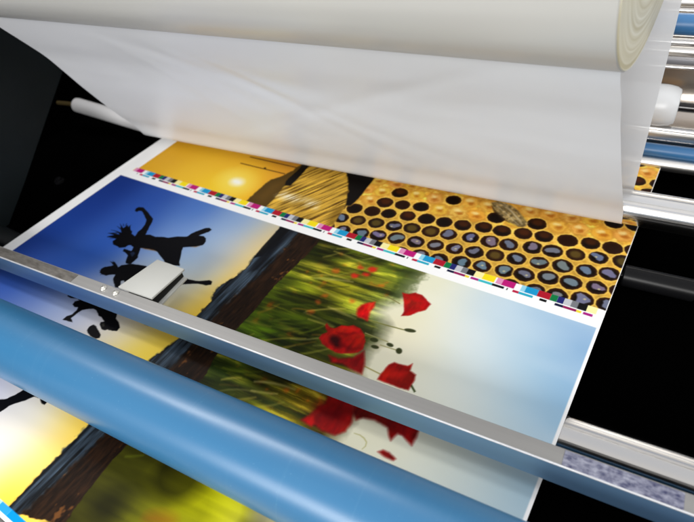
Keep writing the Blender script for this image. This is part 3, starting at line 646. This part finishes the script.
# ---------------------------------------------------------------- laminating roller under the film
NY, NZ, NR = .7586, .037, .0265
nr = empty('laminating_roller', (-.4, NY, NZ)); tag(nr, 'polished steel laminating roller holding the white film down on the print', 'roller')
obj('roller_tube', lathe_x(bmesh.new(), [(-1.003, NR-.002), (-1.001, NR)]+[(x, NR) for x in np.linspace(-.99, .58, 12)]+[(.598, NR), (.6, NR-.002)], NY, NZ, 128), M['chrome'], nr)
obj('roller_shaft', lathe_x(bmesh.new(), [(-1.0, .0062), (.68, .0062)], NY, NZ, 32), M['darkroller'], nr)
def tube_between(a, b, profile, seg=64):    # profile: (fraction along, radius)
    a, b = Vector(a), Vector(b); d = (b-a); n1 = d.normalized().cross(Vector((0, 0, 1))).normalized(); n2 = d.normalized().cross(n1)
    bm = bmesh.new(); rings = []
    for u, r0_ in profile: rings.append([bm.verts.new(a + d*u + n1*r0_*math.cos(2*math.pi*k/seg) + n2*r0_*math.sin(2*math.pi*k/seg)) for k in range(seg)])
    for p_, q_ in zip(rings, rings[1:]):
        for k in range(seg): bm.faces.new((p_[k], p_[(k+1) % seg], q_[(k+1) % seg], q_[k]))
    bm.faces.new(rings[0]); bm.faces.new(rings[-1]); return bm
def aty(px, py, y): d = ray(px, py); return np.array([0, 0, CAM_H]) + d*(y/d[1])
pa, pb_, ps = aty(76, 104.6, .80), aty(150, 126.5, .80), aty(58, 102.6, .80)
ts = empty('steel_tube', tuple(pa)); tag(ts, 'short satin steel tube with a brass pin, left behind the hanging film', 'roller')
obj('tube', tube_between(pa, pb_, [(0, .014), (.012, .0172), (.03, .018), (1, .018)]), mat('satin_tube', (.50, .50, .51), .42, .25, bump=((3, 500, 500), .00005), rvar=.1), ts)
obj('pin', tube_between(ps, pa, [(0, .005), (1, .005)], 32), M['brass'], ts)

# ---------------------------------------------------------------- film roll and film web
FY, FZ, FR = .600, .490, .148
XE = -0.0838
roll = empty('film_roll', (-.6, FY, FZ)); tag(roll, 'huge roll of white laminating film across the top of the view', 'film roll')
bm = bmesh.new()
lathe_x(bm, [(-1.36, FR)] + [(x, FR) for x in np.linspace(-1.3, XE+.1*FY-.02, 14)] + [(XE+.1*FY-.0008, FR), (XE+.1*FY, FR-.0008)], FY, FZ, 160, shear=.1, tilt=-.0095)
obj('wound_film', bm, M['roll'], roll)
bm = bmesh.new()
X0 = XE+.1*FY
lathe_x(bm, [(X0+.0002, FR-.0012), (X0+.0010, FR-.0016), (X0+.0012, FR*.6), (X0+.0012, .046)], FY, FZ, 128, shear=.1, tilt=-.0095)
obj('roll_end', bm, roll_end_material(FY, FZ), roll)
obj('core_shaft', lathe_x(bmesh.new(), [(-1.45, .018), (.62, .018)], FY, FZ, 32), M['chrome_soft'], roll)

# measured profile of the hanging film: (left x, right x, y, z), from the roll down to the laminating roller
prof = [(-1.0520,-.0345,.5600,.3500),(-1.0450,-.0330,.5780,.3185),(-1.0340,-.0285,.5975,.2860),(-1.0260,-.0260,.6190,.2510),(-1.0215,-.0215,.6365,.2150),(-1.0155,-.0160,.6545,.1750),
        (-1.0095,-.0100,.6760,.1320),(-1.0040,-.0040,.6990,.0890),(-.9990,-.0005,.7190,.0570),(-.9975,.0015,.7336,.0257)]
def catmull(P, n):
    P = [np.array(p, float) for p in P]; P = [2*P[0]-P[1]] + P + [2*P[-1]-P[-2]]; out = []
    for i in range(1, len(P)-2):
        for k in range(n):
            u = k/n; a, b, c, d = P[i-1:i+3]
            out.append(.5*((2*b)+(-a+c)*u+(2*a-5*b+4*c-d)*u*u+(-a+3*b-3*c+d)*u**3))
    out.append(P[-2]); return out
front = catmull(prof, 8)
wrap = []
a0 = math.atan2(.0330-NZ, .7330-NY)
a_start = math.pi + math.radians(26.5); a_end = 2*math.pi + math.radians(4)
for k in range(1, 25):
    a = a_start + (a_end-a_start)*k/24; rr_ = NR+.0008
    wrap.append(np.array([-.9975, .0015+.004*k/24, NY+rr_*math.cos(a), NZ+rr_*math.sin(a)]))
backp = [(-.995,.0060,NY+NR+.001,NZ+.006),(-.997,.0058,.789,.09),(-1.0,.0052,.790,.16),(-1.003,.0046,.790,.23),(-1.006,.0035,.786,.30),(-1.008,.0025,.775,.37),(-1.01,.0020,.757,.44),(-1.01,.0018,.7495,.49)]
back = catmull(backp, 6)
CREASES = [(.0011, .55, .83, -.10, .012), (-.0007, .50, .86, -.055, .010), (.0008, .62, .78, -.20, .016), (.0012, .35, .94, .03, .012), (-.0007, .70, .71, -.33, .014), (.0009, .25, .97, .12, .020), (.0012, -.4, .92, .36, .012)]
def web(name, rows, mt, parent, nx=160, ripple=0.0):
    bm = bmesh.new(); g = []
    for ri, (xl, xr, y, z) in enumerate(rows):
        row = []
        for i in range(nx+1):
            u = i/nx; x = xl+(xr-xl)*u
            dy = ripple*(math.sin(u*23+z*9)+.6*math.sin(u*51-z*14+1))*min(1, max(0, (z-.06)*6))*min(1, max(0,(.32-z)*12)) + sum(a_*math.exp(-((x*w1+z*w2-c_)/wd_)**2) for a_, w1, w2, c_, wd_ in CREASES)*min(1, max(0, (z-.05)*5))*min(1, max(0, (.34-z)*14))*(1 if ripple else 0)
            row.append(bm.verts.new((x, y+dy, z)))
        g.append(row)
    for a, b in zip(g, g[1:]):
        for i in range(nx): bm.faces.new((a[i], a[i+1], b[i+1], b[i]))
    return obj(name, bm, mt, parent, 180)
film = empty('laminating_film', (-.5, .65, .2)); tag(film, 'white translucent film hanging from the big roll onto the print', 'film')
web('front_web', front + wrap, M['film'], film, ripple=.0005)
o = web('rear_web', back, M['film_thin'], film); o['label'] = 'thin see-through layer of film behind the front sheet, edge showing at right'

# ---------------------------------------------------------------- left side plate and bolt
sp = empty('side_plate', (-1.124, .5, 0)); tag(sp, 'dark teal grey side plate left of the print', 'machine plate')
obj('plate', prism_x(bmesh.new(), [(.30, BED+.001), (.425, BED+.001), (.50, .022), (.61, .108), (.69, .17), (.80, .25), (.80, .325), (.15, .325), (.15, BED+.001)], -1.130, -1.122), M['plate'], sp, 0)
pt = at(60, 182, BED)
bm = bmesh.new()
for (z0, z1, r0_) in ((BED+.0005, BED+.005, .011), (BED+.005, BED+.010, .007)):
    a = [bm.verts.new((pt[0]+r0_*math.cos(math.pi*k/3), pt[1]+r0_*math.sin(math.pi*k/3), z0)) for k in range(6)] if r0_ < .01 else [bm.verts.new((pt[0]+r0_*math.cos(math.pi*k/12), pt[1]+r0_*math.sin(math.pi*k/12), z0)) for k in range(24)]
    b = [bm.verts.new((v.co.x, v.co.y, z1)) for v in a]
    bm.faces.new(a); bm.faces.new(b); n = len(a)
    for i in range(n): bm.faces.new((a[i], a[(i+1) % n], b[(i+1) % n], b[i]))
tag(obj('bolt', bm, M['darkroller'], None, 30), 'small black bolt in the dark bed left of the print', 'bolt')

# ---------------------------------------------------------------- machinery behind, right
def rod(name, y, px_top, px_bot, m, label, cat='roller', x0=-1.15, x1=.62, x_at=694, grp=None, seg=48):
    at_, ab_ = ang(x_at, px_top), ang(x_at, px_bot); md, hf = (at_+ab_)/2, (at_-ab_)/2
    d = y/math.cos(md); r0_ = d*math.sin(hf); z = CAM_H + d*math.sin(md)
    o = obj(name, lathe_x(bmesh.new(), [(x0, r0_*.9), (x0+.002, r0_), (x1-.002, r0_), (x1, r0_*.9)], y, z, seg), m)
    return tag(o, label, cat, grp or ('steel rods behind the film' if name == 'steel_rod' else 'blue rods behind the film'))
def bar_(name, y, px_top, px_bot, m, label, depth=.012, cat='bar', x0=-1.15, x1=.62, x_at=694):
    za = CAM_H + y*math.tan(ang(x_at, px_top)); zb_ = CAM_H + y*math.tan(ang(x_at, px_bot))
    o = obj(name, box(bmesh.new(), x0, x1, y, y+depth, zb_, za, .0008, 2), m)
    return tag(o, label, cat)
rod('steel_rod', 1.02, -4, 8, M['chrome_soft'], 'pale steel rod at the top right corner above the blue rod')
rod('steel_rod', 1.00, 8.5, 13.5, M['chrome'], 'narrow steel rod directly above the blue rod')
rod('blue_rod', .90, 13.5, 36, M['blue_rod'], 'blue rod at the upper right beside the film roll')
bar_('flat_bar', .93, 36.3, 39, M['beige'], 'thin pale bar directly under the upper blue rod')
rod('steel_rod', 1.03, 39, 47, M['chrome'], 'steel rod second below the upper blue rod')
rod('steel_rod', 1.01, 47.3, 57, M['chrome_soft'], 'bright steel rod between the upper blue rod and the grey bar')
bar_('flat_bar', 1.03, 60.5, 66, M['graybar'], 'dark grey flat bar above the small white film roll')
rod('steel_rod', 1.02, 66.2, 70.5, M['chrome'], 'thin steel rod just under the dark grey bar')
# curved cream steel tray behind the small roll
bm = bmesh.new(); pts = []
for k in range(17):
    u = k/16; py = 60 + (150-60)*u; y = 1.14 + .05*math.sin(u*math.pi) - .10*u
    pts.append((y, CAM_H + y*math.tan(ang(694, py))))
pts2 = [(y+.004, z-.003) for y, z in pts]
prism_x(bm, pts + pts2[::-1], -1.15, .62)
tag(obj('steel_tray', bm, M['beige'], None, 50), 'curved cream steel tray behind the small white film roll', 'tray')
bm = bmesh.new(); y = 1.20
prism_x(bm, [(y, CAM_H+y*math.tan(ang(694, 62))), (y, .75), (y+.01, .75), (y+.01, CAM_H+y*math.tan(ang(694, 62)))], -1.15, .62)
tag(obj('rear_panel', bm, M['chrome_soft'], None, 0), 'pale metal panel behind the rods at the top right', 'machine panel')
# supply roll
SY, = (.985,)
a_t, a_b = ang(655, 83), ang(655, 125.5); md, hf = (a_t+a_b)/2, (a_t-a_b)/2; d = SY/math.cos(md); SR = d*math.sin(hf); SZ = CAM_H+d*math.sin(md)
xe = (ray(664, 104)[0])*(SY/ray(664, 104)[1])
sup = empty('supply_roll', (0, SY, SZ)); tag(sup, 'small white roll of film on a black shaft at the right', 'film roll')
obj('wound_film', lathe_x(bmesh.new(), [(-1.0, SR), (xe-.002, SR), (xe+.004, SR*.985), (xe+.014, SR*.93), (xe+.021, SR*.82), (xe+.022, SR*.6), (xe+.018, SR*.3)], SY, SZ, 96), M['roll_white'], sup)
obj('shaft', lathe_x(bmesh.new(), [(-1.1, .0078), (.6, .0078)], SY, SZ, 32), mat('oiled_black_shaft', (.012, .010, .010), .12, .2, .6), sup)
bar_('steel_bar', .965, 137, 144, M['chrome_soft'], 'flat steel bar above the lower blue rod', .03)
rod('steel_rod', .975, 129, 137, M['chrome'], 'steel rod below the small white film roll')
rod('blue_rod', .955, 148, 162, M['blue_rod'], 'blue rod low at the right, under the small white film roll')
bar_('steel_bar', .975, 144, 150, M['chrome'], 'narrow steel bar touching the lower blue rod from above', .03)
rod('steel_rod', .945, 161.5, 175.5, M['chrome_soft'], 'steel rod under the lower blue rod, just above the black gap')
